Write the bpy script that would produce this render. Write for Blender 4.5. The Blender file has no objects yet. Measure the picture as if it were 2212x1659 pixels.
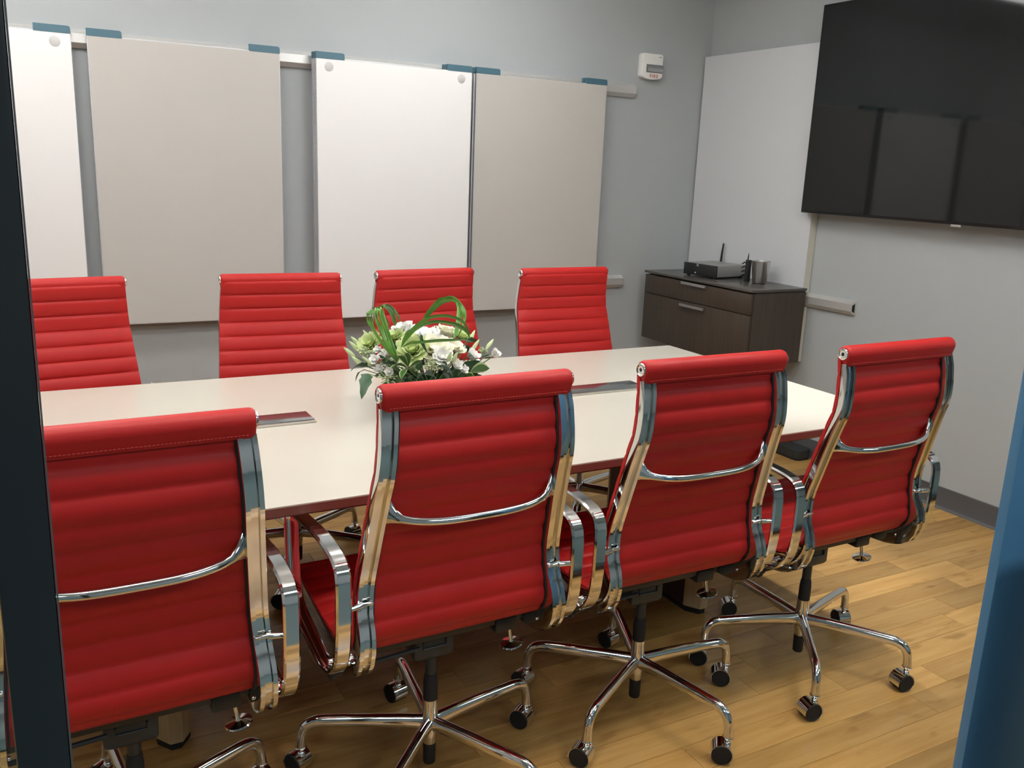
import bpy, bmesh, math, random
from mathutils import Vector, Matrix
random.seed(7)
PI = math.pi
sc = bpy.context.scene
COL = sc.collection

# ------------------------------------------------------------------ camera
cam_d = bpy.data.cameras.new('camera')
cam = bpy.data.objects.new('camera', cam_d)
COL.objects.link(cam)
sc.camera = cam
cam_d.sensor_fit = 'HORIZONTAL'
cam_d.sensor_width = 36.0
cam_d.lens = 1924.23 / 2212 * 36.0
cam_d.clip_start = 0.02
_r = Vector((0.87786, -0.47734, 0.03896)); _u = Vector((0.07926, 0.22502, 0.97113)); _f = Vector((0.47232, 0.84942, -0.23537))
cam.matrix_world = Matrix(((_r.x, _u.x, -_f.x, 0.0), (_r.y, _u.y, -_f.y, 0.0), (_r.z, _u.z, -_f.z, 1.45), (0, 0, 0, 1)))

# ------------------------------------------------------------------ world, exposure
wd = bpy.data.worlds.new('world'); sc.world = wd; wd.use_nodes = True
wd.node_tree.nodes['Background'].inputs[0].default_value = (0.75, 0.82, 0.9, 1)
wd.node_tree.nodes['Background'].inputs[1].default_value = 0.10
vs = sc.view_settings
vs.view_transform = 'Standard'; vs.look = 'None'; vs.exposure = 0.20; vs.gamma = 1.0
vs.use_curve_mapping = False

# lamps of the room: (name, x, y, size x, size y, strength, colour)
ROOM_LAMPS = [
    (-0.05, 3.42, 1.00, 0.25, 11.5, (1.0, 0.98, 0.96)),
    (1.85, 3.42, 1.00, 0.25, 9.5, (0.98, 0.99, 0.98)),
    (-0.20, 2.20, 0.80, 0.14, 27.0, (1.0, 0.98, 0.96)),
    (1.75, 2.20, 0.80, 0.14, 19.0, (0.98, 0.99, 0.98)),
    (0.40, 1.15, 0.80, 0.14, 24.0, (1.0, 0.965, 0.92)),
    (2.20, 1.15, 0.80, 0.14, 36.0, (1.0, 0.98, 0.95)),
]
LAMP_Z = 2.55
HALL_LAMPS = [
    (-1.3, -1.2, 1.20, 0.60, 15.0, (0.86, 0.94, 1.0)),
    (1.7, -1.2, 1.20, 0.60, 15.0, (0.86, 0.94, 1.0)),
    (4.7, -1.2, 1.20, 0.60, 15.0, (0.86, 0.94, 1.0)),
]
CEIL = 2.75
RX = 3.644      # right wall
DY = 4.313      # back wall
LX = -1.75      # left wall
FY = 0.75       # glazed front

# ------------------------------------------------------------------ materials
MATS = {}
def mat(name, col, rough=0.5, metal=0.0, spec=0.5, bump=None, var=None, coat=0.0, emit=None):
    m = bpy.data.materials.new(name); m.use_nodes = True
    nt = m.node_tree; b = nt.nodes['Principled BSDF']
    b.inputs['Base Color'].default_value = (*col, 1)
    b.inputs['Roughness'].default_value = rough
    b.inputs['Metallic'].default_value = metal
    b.inputs['Specular IOR Level'].default_value = spec
    b.inputs['Coat Weight'].default_value = coat
    if coat: b.inputs['Coat Roughness'].default_value = 0.08
    if emit:
        b.inputs['Emission Color'].default_value = (*emit[0], 1)
        b.inputs['Emission Strength'].default_value = emit[1]
    tc = nt.nodes.new('ShaderNodeTexCoord')
    if var:      # (scale, amount)
        n = nt.nodes.new('ShaderNodeTexNoise'); n.inputs['Scale'].default_value = var[0]; n.inputs['Detail'].default_value = 4
        nt.links.new(tc.outputs['Object'], n.inputs['Vector'])
        mx = nt.nodes.new('ShaderNodeMix'); mx.data_type = 'RGBA'
        mx.inputs['A'].default_value = (*[c * (1 - var[1]) for c in col], 1)
        mx.inputs['B'].default_value = (*[min(1, c * (1 + var[1])) for c in col], 1)
        nt.links.new(n.outputs['Fac'], mx.inputs['Factor'])
        nt.links.new(mx.outputs['Result'], b.inputs['Base Color'])
    if bump:     # (scale, strength, distance)
        n = nt.nodes.new('ShaderNodeTexNoise'); n.inputs['Scale'].default_value = bump[0]; n.inputs['Detail'].default_value = 3
        nt.links.new(tc.outputs['Object'], n.inputs['Vector'])
        bp = nt.nodes.new('ShaderNodeBump'); bp.inputs['Strength'].default_value = bump[1]; bp.inputs['Distance'].default_value = bump[2]
        nt.links.new(n.outputs['Fac'], bp.inputs['Height']); nt.links.new(bp.outputs['Normal'], b.inputs['Normal'])
    MATS[name] = m
    return m

def wood_mat(name, c1, c2, axis, rough, per_object=0.0, scale=(1.5, 30, 30), spec=0.5):
    m = bpy.data.materials.new(name); m.use_nodes = True
    nt = m.node_tree; b = nt.nodes['Principled BSDF']
    b.inputs['Roughness'].default_value = rough; b.inputs['Specular IOR Level'].default_value = spec
    g = nt.nodes.new('ShaderNodeNewGeometry'); oi = nt.nodes.new('ShaderNodeObjectInfo')
    mp = nt.nodes.new('ShaderNodeMapping'); mp.inputs['Scale'].default_value = scale
    nt.links.new(g.outputs['Position'], mp.inputs['Vector'])
    ad = nt.nodes.new('ShaderNodeVectorMath'); ad.operation = 'MULTIPLY_ADD'
    cb = nt.nodes.new('ShaderNodeCombineXYZ')
    for k in range(3): nt.links.new(oi.outputs['Random'], cb.inputs[k])
    ad.inputs[1].default_value = (37, 91, 53)
    nt.links.new(cb.outputs[0], ad.inputs[0]); nt.links.new(mp.outputs[0], ad.inputs[2])
    n = nt.nodes.new('ShaderNodeTexNoise'); n.inputs['Scale'].default_value = 1.0; n.inputs['Detail'].default_value = 5
    n.inputs['Roughness'].default_value = 0.65
    nt.links.new(ad.outputs[0], n.inputs['Vector'])
    rp = nt.nodes.new('ShaderNodeValToRGB')
    rp.color_ramp.elements[0].position = 0.30; rp.color_ramp.elements[0].color = (*c1, 1)
    rp.color_ramp.elements[1].position = 0.72; rp.color_ramp.elements[1].color = (*c2, 1)
    nt.links.new(n.outputs['Fac'], rp.inputs['Fac'])
    out = rp.outputs['Color']
    if per_object:
        hs = nt.nodes.new('ShaderNodeHueSaturation')
        mr = nt.nodes.new('ShaderNodeMapRange')
        mr.inputs['To Min'].default_value = 1 - per_object; mr.inputs['To Max'].default_value = 1 + per_object
        nt.links.new(oi.outputs['Random'], mr.inputs['Value']); nt.links.new(mr.outputs[0], hs.inputs['Value'])
        nt.links.new(out, hs.inputs['Color']); out = hs.outputs['Color']
        # the darker flecks of bamboo knuckles
        n2 = nt.nodes.new('ShaderNodeTexNoise'); n2.inputs['Scale'].default_value = 9.0; n2.inputs['Detail'].default_value = 2
        nt.links.new(ad.outputs[0], n2.inputs['Vector'])
        mp2 = nt.nodes.new('ShaderNodeMapping'); mp2.inputs['Scale'].default_value = (1.4, 0.30, 1)
        nt.links.new(ad.outputs[0], mp2.inputs['Vector']); nt.links.new(mp2.outputs[0], n2.inputs['Vector'])
        n2.inputs['Scale'].default_value = 2.2
        r2 = nt.nodes.new('ShaderNodeValToRGB')
        r2.color_ramp.elements[0].position = 0.62; r2.color_ramp.elements[0].color = (1, 1, 1, 1)
        r2.color_ramp.elements[1].position = 0.72; r2.color_ramp.elements[1].color = (0.74, 0.70, 0.66, 1)
        nt.links.new(n2.outputs['Fac'], r2.inputs['Fac'])
        ml = nt.nodes.new('ShaderNodeMix'); ml.data_type = 'RGBA'; ml.blend_type = 'MULTIPLY'; ml.inputs['Factor'].default_value = 1
        nt.links.new(out, ml.inputs['A']); nt.links.new(r2.outputs['Color'], ml.inputs['B']); out = ml.outputs['Result']
    nt.links.new(out, b.inputs['Base Color'])
    MATS[name] = m
    return m

mat('wall_paint', (0.40, 0.42, 0.425), 0.85, bump=(220, 0.10, 0.002), var=(1.2, 0.015))
mat('ceiling_paint', (0.84, 0.84, 0.83), 0.9)
mat('board_white', (0.82, 0.80, 0.785), 0.35, var=(2, 0.01))
mat('board_fabric', (0.50, 0.475, 0.442), 0.9, bump=(900, 0.2, 0.001), var=(600, 0.04))
mat('board_panel', (0.60, 0.61, 0.625), 0.6)
mat('panel_edge', (0.60, 0.57, 0.48), 0.6)
mat('board_edge', (0.55, 0.55, 0.58), 0.45, metal=0.4, var=(180, 0.25))
mat('magnet', (0.55, 0.54, 0.52), 0.5)
mat('hook_blue', (0.06, 0.14, 0.185), 0.45, var=(40, 0.06))
mat('rail_metal', (0.66, 0.65, 0.63), 0.38, metal=0.55)
mat('black_hole', (0.01, 0.01, 0.01), 0.8)
mat('red_leather', (0.44, 0.0140, 0.0125), 0.47, spec=0.30, bump=(420, 0.16, 0.001), var=(30, 0.05))
mat('red_stitch', (0.55, 0.05, 0.05), 0.6)
mat('chrome', (0.74, 0.74, 0.73), 0.07, metal=1.0)
mat('black_plastic', (0.014, 0.015, 0.016), 0.42)
mat('black_rubber', (0.008, 0.008, 0.009), 0.65)
mat('black_satin', (0.020, 0.023, 0.024), 0.38)
mat('table_top', (0.56, 0.525, 0.447), 0.24, spec=0.5, var=(500, 0.015))
mat('table_edge', (0.19, 0.065, 0.048), 0.35)
wood_mat('table_wood', (0.026, 0.013, 0.009), (0.05, 0.026, 0.016), 'z', 0.45, scale=(30, 30, 2))
wood_mat('table_oak', (0.48, 0.33, 0.17), (0.60, 0.43, 0.24), 'z', 0.45, scale=(60, 60, 2))
mat('lid_metal', (0.30, 0.31, 0.31), 0.16, metal=0.85)
mat('lid_rim', (0.66, 0.62, 0.54), 0.3, metal=0.8)
wood_mat('bamboo', (0.39, 0.205, 0.058), (0.53, 0.315, 0.105), 'x', 0.27, per_object=0.27, scale=(2.0, 34, 34), spec=0.45)
mat('floor_joint', (0.10, 0.06, 0.025), 0.8)
mat('carpet', (0.105, 0.145, 0.145), 0.95, bump=(300, 0.3, 0.004), var=(90, 0.2))
mat('base_rubber', (0.085, 0.083, 0.085), 0.55)
wood_mat('cabinet_wood', (0.040, 0.028, 0.019), (0.066, 0.048, 0.034), 'z', 0.42, scale=(60, 60, 3))
mat('cabinet_top', (0.075, 0.066, 0.058), 0.25, var=(120, 0.1))
mat('handle_metal', (0.55, 0.55, 0.55), 0.32, metal=0.9)
mat('tv_screen', (0.010, 0.011, 0.011), 0.05, spec=0.38)
mat('tv_case', (0.006, 0.006, 0.007), 0.35)
mat('frame_dark', (0.014, 0.018, 0.021), 0.30, spec=0.5)
mat('jamb_gloss', (0.085, 0.22, 0.37), 0.30, spec=0.5)
mat('alarm_white', (0.80, 0.79, 0.75), 0.4)
mat('alarm_red', (0.55, 0.06, 0.03), 0.5)
mat('alarm_lens', (0.45, 0.46, 0.47), 0.08, metal=0.75)
mat('router_grey', (0.30, 0.30, 0.29), 0.4, metal=0.3)
mat('steel', (0.72, 0.70, 0.67), 0.26, metal=1.0)
mat('vase_dark', (0.02, 0.022, 0.02), 0.35)
mat('petal_white', (0.93, 0.93, 0.88), 0.55)
mat('petal_cream', (0.92, 0.90, 0.72), 0.55)
mat('petal_green', (0.66, 0.76, 0.36), 0.55)
mat('bud_green', (0.55, 0.66, 0.36), 0.55)
mat('leaf_dark', (0.022, 0.072, 0.024), 0.42, var=(60, 0.25))
mat('leaf_grey', (0.085, 0.130, 0.110), 0.55, var=(60, 0.15))
mat('leaf_var', (0.055, 0.150, 0.035), 0.42, var=(50, 0.3))
mat('leaf_rim', (0.42, 0.52, 0.22), 0.5)
mat('grass_blade', (0.090, 0.235, 0.030), 0.36, var=(30, 0.35))
mat('seed', (0.40, 0.46, 0.26), 0.6)
mat('stem_green', (0.10, 0.17, 0.06), 0.6)
mat('lamp_frame', (0.8, 0.8, 0.8), 0.5)

gm = bpy.data.materials.new('window_glass'); gm.use_nodes = True
_nt = gm.node_tree; _nt.nodes.clear()
_o = _nt.nodes.new('ShaderNodeOutputMaterial'); _mx = _nt.nodes.new('ShaderNodeMixShader'); _fr = _nt.nodes.new('ShaderNodeMath')
_t = _nt.nodes.new('ShaderNodeBsdfTransparent'); _g = _nt.nodes.new('ShaderNodeBsdfGlossy')
_t.inputs[0].default_value = (0.90, 0.94, 0.93, 1); _g.inputs['Roughness'].default_value = 0.02
_lw = _nt.nodes.new('ShaderNodeLayerWeight'); _lw.inputs['Blend'].default_value = 0.5
_pw = _nt.nodes.new('ShaderNodeMath'); _pw.operation = 'POWER'; _pw.inputs[1].default_value = 5.0
_nt.links.new(_lw.outputs['Facing'], _pw.inputs[0])
_fr.operation = 'MULTIPLY_ADD'; _fr.inputs[1].default_value = 0.90; _fr.inputs[2].default_value = 0.03
_nt.links.new(_pw.outputs[0], _fr.inputs[0])
_nt.links.new(_fr.outputs[0], _mx.inputs[0]); _nt.links.new(_t.outputs[0], _mx.inputs[1]); _nt.links.new(_g.outputs[0], _mx.inputs[2]); _nt.links.new(_mx.outputs[0], _o.inputs[0])
MATS['window_glass'] = gm

# ------------------------------------------------------------------ mesh helpers
class MB:
    def __init__(self): self.v = []; self.f = []; self.mi = []
    def loft(self, rings, ring_closed=True, cap=True, path_closed=False, mi=0):
        b = len(self.v); n = len(rings[0]); m = len(rings)
        for r in rings: self.v += [tuple(p) for p in r]
        for i in range(m if path_closed else m - 1):
            i2 = (i + 1) % m
            for j in range(n if ring_closed else n - 1):
                j2 = (j + 1) % n
                self.f.append((b + i * n + j, b + i * n + j2, b + i2 * n + j2, b + i2 * n + j)); self.mi.append(mi)
        if cap and ring_closed and not path_closed:
            self.f.append(tuple(b + j for j in range(n))[::-1]); self.mi.append(mi)
            self.f.append(tuple(b + (m - 1) * n + j for j in range(n))); self.mi.append(mi)
        return self
    def box(self, x0, x1, y0, y1, z0, z1, mi=0):
        return self.loft([[(x0, y0, z), (x1, y0, z), (x1, y1, z), (x0, y1, z)] for z in (z0, z1)], mi=mi)
    def prism(self, poly, a0, a1, axis='z', mi=0):
        def P(p, a): return {'z': (p[0], p[1], a), 'x': (a, p[0], p[1]), 'y': (p[0], a, p[1])}[axis]
        return self.loft([[P(p, a) for p in poly] for a in (a0, a1)], mi=mi)
    def tube(self, pts, rad, n=10, flat=None, closed=False, mi=0, cap=True):
        pts = [Vector(p) for p in pts]; m = len(pts)
        rads = rad if isinstance(rad, (list, tuple)) else [rad] * m
        rings = []; up = None
        for i, p in enumerate(pts):
            a = pts[(i - 1) % m] if (closed or i > 0) else p
            c = pts[(i + 1) % m] if (closed or i < m - 1) else p
            t = (c - a).normalized()
            if up is None:
                up = Vector((0, 0, 1)) if abs(t.z) < 0.9 else Vector((1, 0, 0))
            s = t.cross(up).normalized(); up = s.cross(t).normalized()
            r = rads[i]; ra, rb = (r if isinstance(r, tuple) else (r, r))
            rings.append([p + s * (ra * math.cos(2 * PI * k / n)) + up * (rb * math.sin(2 * PI * k / n)) for k in range(n)])
        return self.loft(rings, path_closed=closed, cap=cap, mi=mi)
    def lathe(self, prof, c=(0, 0, 0), n=20, mi=0, axis=(0, 0, 1)):
        q = Vector((0, 0, 1)).rotation_difference(Vector(axis)); c = Vector(c)
        rings = [[c + q @ Vector((r * math.cos(2 * PI * k / n), r * math.sin(2 * PI * k / n), z)) for k in range(n)] for r, z in prof]
        return self.loft(rings, mi=mi)
    def mesh(self, name, mats, sharp=38):
        me = bpy.data.meshes.new(name)
        me.from_pydata([tuple(p) for p in self.v], [], self.f)
        if not isinstance(mats, (list, tuple)): mats = [mats]
        for k in mats: me.materials.append(MATS[k])
        if len(mats) > 1: me.polygons.foreach_set('material_index', self.mi)
        bm = bmesh.new(); bm.from_mesh(me); bmesh.ops.recalc_face_normals(bm, faces=bm.faces); bm.to_mesh(me); bm.free()
        if sharp is not None:
            me.polygons.foreach_set('use_smooth', [True] * len(me.polygons))
            me.set_sharp_from_angle(angle=math.radians(sharp))
        me.update()
        return me
    def build(self, name, mats, parent=None, sharp=38, loc=None):
        return link(name, self.mesh(name, mats, sharp), parent, loc)

def link(name, me, parent=None, loc=None):
    o = bpy.data.objects.new(name, me); COL.objects.link(o)
    if parent: o.parent = parent
    if loc: o.location = loc
    return o
def bevel(o, w, seg=2):
    bm = bmesh.new(); bm.from_mesh(o.data)
    bmesh.ops.remove_doubles(bm, verts=bm.verts, dist=1e-6)
    ed = [e for e in bm.edges if len(e.link_faces) == 2 and e.calc_face_angle(0) > 0.5]
    bmesh.ops.bevel(bm, geom=ed, offset=w, segments=seg, affect='EDGES', profile=0.5, clamp_overlap=True)
    bm.to_mesh(o.data); bm.free()
    o.data.polygons.foreach_set('use_smooth', [True] * len(o.data.polygons)); o.data.set_sharp_from_angle(angle=math.radians(38))
    return o
def tag(o, label=None, cat=None, group=None, kind=None):
    if label: o['label'] = label
    if cat: o['category'] = cat
    if group: o['group'] = group
    if kind: o['kind'] = kind
    return o
def thing(name, label, cat, loc=(0, 0, 0), rz=0.0, group=None):
    o = bpy.data.objects.new(name, None); COL.objects.link(o); o.empty_display_size = 0.05
    o.location = loc; o.rotation_euler = (0, 0, rz)
    return tag(o, label, cat, group)
def copy_tree(o, parent=None):
    c = o.copy(); COL.objects.link(c)
    if parent: c.parent = parent
    for ch in list(o.children): copy_tree(ch, c)
    return c
def cr(pts, n=6, closed=False):
    pts = [Vector(p) for p in pts]; m = len(pts); out = []
    for i in range(m if closed else m - 1):
        if closed: p0, p1, p2, p3 = pts[i - 1], pts[i], pts[(i + 1) % m], pts[(i + 2) % m]
        else: p0, p1, p2, p3 = pts[max(i - 1, 0)], pts[i], pts[i + 1], pts[min(i + 2, m - 1)]
        for k in range(n):
            t = k / n
            out.append(0.5 * ((2 * p1) + (p2 - p0) * t + (2 * p0 - 5 * p1 + 4 * p2 - p3) * t * t + (3 * p1 - p0 - 3 * p2 + p3) * t ** 3))
    if not closed: out.append(pts[-1])
    return out
def resample(pts, ds):
    out = [pts[0]]; acc = 0.0
    for a, b in zip(pts, pts[1:]):
        d = (b - a).length; pos = 0.0
        while acc + d - pos >= ds:
            pos += ds - acc; acc = 0.0
            out.append(a.lerp(b, pos / d))
        acc += d - pos
    return out
def lerp_tab(tab, x):
    if x <= tab[0][0]: return tab[0][1]
    for (a, va), (b, vb) in zip(tab, tab[1:]):
        if x <= b: return va + (vb - va) * (x - a) / (b - a)
    return tab[-1][1]

# ------------------------------------------------------------------ room shell
def struct(name, mb, m, parent=None, sharp=38):
    o = mb.build(name, m, parent, sharp)
    if not parent: o['kind'] = 'structure'
    return o
T = 0.10
struct('wall_back', MB().box(LX - T, RX + T, DY, DY + T, 0, CEIL), 'wall_paint')
struct('wall_right', MB().box(RX, RX + T, FY + 0.06, DY, 0, CEIL), 'wall_paint')
struct('wall_left', MB().box(LX - T, LX, FY + 0.06, DY, 0, CEIL), 'wall_paint')
struct('ceiling', MB().box(-4.0, 8.5, -3.3, DY + T, CEIL, CEIL + 0.08), 'ceiling_paint')
floor = struct('floor', MB().box(LX - T, RX + T, FY - 0.03, DY + T, -0.06, -0.010), 'floor_joint')
struct('floor_hallway', MB().box(-4.0, 8.5, -3.3, FY - 0.03, -0.06, 0.0), 'carpet')
struct('wall_hallway', MB().box(-4.0, 8.5, -3.3, -3.2, 0, CEIL), 'wall_paint')
struct('wall_hallway_left', MB().box(-4.1, -4.0, -3.3, FY + 0.06, 0, CEIL), 'wall_paint')
struct('wall_hallway_right', MB().box(8.5, 8.6, -3.3, FY + 0.06, 0, CEIL), 'wall_paint')
struct('wall_front_left', MB().box(-4.0, LX, FY - 0.03, FY + 0.06, 0, CEIL), 'wall_paint')
struct('wall_front_right', MB().box(RX, 8.5, FY - 0.03, FY + 0.06, 0, CEIL), 'wall_paint')
# planks of bamboo, running along the back wall
PW = 0.0966
plank_me = MB().loft([[(0, 0, -0.010), (1, 0, -0.010), (1, 1, -0.010), (0, 1, -0.010)],
                      [(0, 0, -0.0015), (1, 0, -0.0015), (1, 1, -0.0015), (0, 1, -0.0015)],
                      [(0.0004, 0.004, 0), (0.9996, 0.004, 0), (0.9996, 0.996, 0), (0.0004, 0.996, 0)]]).mesh('plank', 'bamboo', None)
known = {2: [2.03], 3: [2.716], 5: [2.985], 7: [2.903], 1: [2.35], 4: [1.86], 6: [2.2]}
row = -7
while True:
    y0 = 1.354 + (row) * PW; y1 = y0 + PW
    if y0 > DY - 0.004: break
    ya, yb = max(y0, FY - 0.028), min(y1, DY - 0.002)
    if yb - ya > 0.01:
        start = known[row][0] if row in known else RX - random.uniform(0.1, 0.94)
        L = 0.94
        xs = [start]
        while xs[0] > LX: xs.insert(0, xs[0] - L)
        while xs[-1] < RX: xs.append(xs[-1] + L)
        xs = [max(LX, min(RX, x)) for x in xs]
        for a, b in zip(xs, xs[1:]):
            if b - a < 0.02: continue
            o = link('plank', plank_me, floor)
            o.location = (a + 0.0004, ya + 0.0004, 0); o.scale = (b - a - 0.0008, yb - ya - 0.0008, 1)
    row += 1

# rubber cove base
struct('baseboard_right', MB().prism([(RX, 0.0), (RX - 0.020, 0.0), (RX - 0.018, 0.004), (RX - 0.009, 0.010), (RX - 0.006, 0.022), (RX - 0.006, 0.098), (RX - 0.004, 0.100), (RX, 0.100)], FY + 0.06, DY, 'y'), 'base_rubber')
struct('baseboard_back', MB().prism([(DY, 0.0), (DY - 0.020, 0.0), (DY - 0.018, 0.004), (DY - 0.009, 0.010), (DY - 0.006, 0.022), (DY - 0.006, 0.098), (DY - 0.004, 0.100), (DY, 0.100)], LX, RX - 0.02, 'x'), 'base_rubber')
struct('baseboard_left', MB().prism([(LX, 0.0), (LX + 0.012, 0.0), (LX + 0.006, 0.02), (LX + 0.006, 0.100), (LX, 0.100)], FY + 0.06, DY - 0.02, 'y'), 'base_rubber')

# glazed front with its dark frame: post beside the doorway, glossy jamb on the other side
bevel(struct('trim_1', MB().box(-0.036, 0.003, FY - 0.012, FY + 0.055, 0, CEIL), 'frame_dark'), 0.003)
MB().box(0.0032, 0.0046, FY - 0.011, FY - 0.008, 0, CEIL - 0.06).build('edge_highlight', 'base_rubber', bpy.data.objects['trim_1'])  # lighter grey strip stands in for the highlight along the post's edge
bevel(struct('trim_2', MB().box(1.272, 1.520, FY - 0.012, FY + 0.004, 0, CEIL), 'jamb_gloss'), 0.002)
struct('window_1', MB().box(LX, -0.036, FY + 0.010, FY + 0.020, 0.06, CEIL - 0.05), 'window_glass')
struct('trim_3', MB().box(LX, -0.036, FY - 0.01, FY + 0.05, 0, 0.06), 'frame_dark')
struct('trim_4', MB().box(LX, RX, FY - 0.01, FY + 0.05, CEIL - 0.05, CEIL), 'frame_dark')
struct('window_2', MB().box(1.520, RX, FY + 0.010, FY + 0.020, 0.06, CEIL - 0.05), 'window_glass')
struct('trim_5', MB().box(1.520, RX, FY - 0.01, FY + 0.05, 0, 0.06), 'frame_dark')

# ------------------------------------------------------------------ ceiling lamps
def lamp_mat(name, col, s):
    m = bpy.data.materials.new(name); m.use_nodes = True
    b = m.node_tree.nodes['Principled BSDF']
    b.inputs['Base Color'].default_value = (0.9, 0.9, 0.9, 1)
    b.inputs['Emission Color'].default_value = (*col, 1); b.inputs['Emission Strength'].default_value = s
    MATS[name] = m
for k, (x, y, sx, sy, s, c) in enumerate(ROOM_LAMPS + HALL_LAMPS):
    hall = k >= len(ROOM_LAMPS)
    t = thing('ceiling_light' if hall else 'pendant_light', ('long cool ceiling light in the hallway ' if hall else 'long linear pendant light ') +
              ['above the far left chairs', 'above the far right chairs', 'above the left half of the table', 'above the right half of the table', 'above the near left chairs', 'above the near right chairs', 'left of the doorway', 'behind the doorway', 'at the far right end'][k],
              'light', (x, y, CEIL), group='hallway lights' if hall else 'conference room pendant lights')
    lamp_mat('lamp_%d' % k, c, s)
    z = 0.0 if hall else LAMP_Z - CEIL
    for a, b, c_, d in ((-sx / 2 - .02, sx / 2 + .02, -sy / 2 - .02, -sy / 2), (-sx / 2 - .02, sx / 2 + .02, sy / 2, sy / 2 + .02), (-sx / 2 - .02, -sx / 2, -sy / 2, sy / 2), (sx / 2, sx / 2 + .02, -sy / 2, sy / 2)):
        MB().box(a, b, c_, d, z - 0.022, z - 0.001).build('frame_bar', 'lamp_frame', t)
    if hall:
        MB().box(-sx / 2, sx / 2, -sy / 2, sy / 2, -0.015, -0.002).build('diffuser', 'lamp_%d' % k, t)
    else:
        MB().box(-sx / 2 + 0.001, sx / 2 - 0.001, -sy / 2 + 0.001, sy / 2 - 0.001, z - 0.035, z + 0.015).build('diffuser', 'lamp_%d' % k, t)
        for xx in (-sx * 0.4, sx * 0.4):
            MB().tube([(xx, 0, z + 0.014), (xx, 0, 0.0)], 0.0025, 6).build('suspension_wire', 'lamp_frame', t)
t = thing('downlight', 'small round downlight above the right end of the table', 'light', (2.62, 2.35, CEIL))
MB().lathe([(0.060, -0.004), (0.060, 0.0), (0.045, 0.0), (0.045, -0.004)], n=28).build('trim_ring', 'lamp_frame', t)
ld = bpy.data.lights.new('bulb', 'SPOT'); ld.energy = 150; ld.color = (0.95, 0.97, 1.0); ld.spot_size = math.radians(34); ld.spot_blend = 0.75; ld.shadow_soft_size = 0.04
lo = bpy.data.objects.new('bulb', ld); COL.objects.link(lo); lo.parent = t; lo.location = (0, 0, -0.02)
lo.rotation_euler = (Vector((2.36, 2.20, 0.735)) - Vector((2.62, 2.35, CEIL - 0.02))).to_track_quat('-Z', 'Y').to_euler()

# ------------------------------------------------------------------ unseen block added in the hallway to shade the lower jamb
t = thing('shade_block', 'unseen tall dark block added in the hallway to shade the jamb', 'light blocker', (1.43, 0.50, 0))
bevel(MB().box(-0.15, 0.15, -0.14, 0.14, 0.0, 0.92).build('body', 'black_satin', t), 0.004)
bevel(MB().box(-0.155, 0.155, -0.145, 0.145, 0.921, 0.975).build('lid', 'black_satin', t), 0.006)

# ------------------------------------------------------------------ rails and boards on the back wall
def rail_prof(w, sgn=-1, d=0.034):      # (offset from wall, z) polygon
    return [(0, 0), (0.014, 0.0), (0.030, 0.016), (d, 0.020), (d, 0.056), (0.026, 0.060), (0.012, 0.072), (0, 0.072)]
def wall_rail(name, label, z, x0, x1):
    t = thing(name, label, 'rail', ((x0 + x1) / 2, DY, z))
    h = (x1 - x0) / 2
    MB().prism([(-a, b) for a, b in rail_prof(0)], -h, h - 0.002, 'x').build('rail_body', 'rail_metal', t, 25)
    MB().prism([(-a * 0.9, b * 0.94 + 0.002) for a, b in rail_prof(0)], h - 0.002, h + 0.001, 'x').build('end_cap', 'rail_metal', t, 25)
    return t
wall_rail('wall_rail', 'upper aluminium hanging rail behind the tops of the boards', 1.862, -1.2, 3.105)
wall_rail('wall_rail', 'lower aluminium rail low on the back wall below the alarm', 0.790, -1.2, 3.105)

def hook_me(depth):
    # from above: reaches from the rail over the board's top edge
    m = MB(); w = 0.134
    prof = []
    for a in range(0, 91, 15):
        prof.append((w / 2 - 0.010 + 0.010 * math.sin(math.radians(a)), -0.002 + 0.020 + 0.010 * math.cos(math.radians(a)) - 0.004))
    poly = [(-w / 2, -0.006), (-w / 2, 0.024)] + [(p[0], p[1]) for p in prof] + [(w / 2, -0.006)]
    m.prism(poly, 0.0, depth, 'y')
    return m
BW, BH, BT = 0.79, 1.205, 0.018
def board(label, x0, yf, ztop, kind, hooks=True, dots=False, z_h=BH, edge=True):
    t = thing('whiteboard' if kind == 'board_white' else 'tackable_board', label, 'board', (x0 + BW / 2, yf, ztop - z_h))
    m = MB().box(-BW / 2 + 0.002, BW / 2 - 0.002, 0, BT - 0.004, 0.002, z_h - 0.002)
    bevel(m.build('panel', kind, t), 0.0015, 1)
    if edge:
        e = MB()
        for a, b, c, d in ((-BW / 2, -BW / 2 + 0.003, 0, z_h), (BW / 2 - 0.003, BW / 2, 0, z_h)):
            e.box(a, b, 0.001, BT, c, d)
        e.box(-BW / 2 + 0.003, BW / 2 - 0.003, 0.001, BT, 0, 0.003); e.box(-BW / 2 + 0.003, BW / 2 - 0.003, 0.001, BT, z_h - 0.003, z_h)
        e.build('edge_band', 'board_edge', t)
    if hooks:
        for sx in (-1, 1):
            o = hook_me(BT + 0.002).build('hook', 'hook_blue', t); o.location = (sx * (BW / 2 - 0.067), -0.001, z_h + 0.003)
            if sx < 0: o.scale.x = 1
    if dots:
        for sx in (-1, 1):
            MB().lathe([(0.0205, 0), (0.0205, 0.0015), (0.0195, 0.002)], n=28, axis=(0, -1, 0)).build('magnet_dot', 'magnet', t, loc=(sx * (BW / 2 - 0.060), 0.0, z_h - 0.036))
    return t
board('white board at the far left edge beside the dark post', 0.247 - BW, 4.243, 1.912, 'board_white', dots=True)
board('large plain beige board between the two white boards', 0.305, 4.243, 1.912, 'board_fabric')
board('white board with two grey dots, front of the middle stack', 1.248, 4.197, 1.905, 'board_white', dots=True)
board('board directly behind the front white board of the middle stack', 1.246, 4.218, 1.905, 'board_white')
board('rearmost board of the three in the middle stack', 1.244, 4.240, 1.906, 'board_white')
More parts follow.
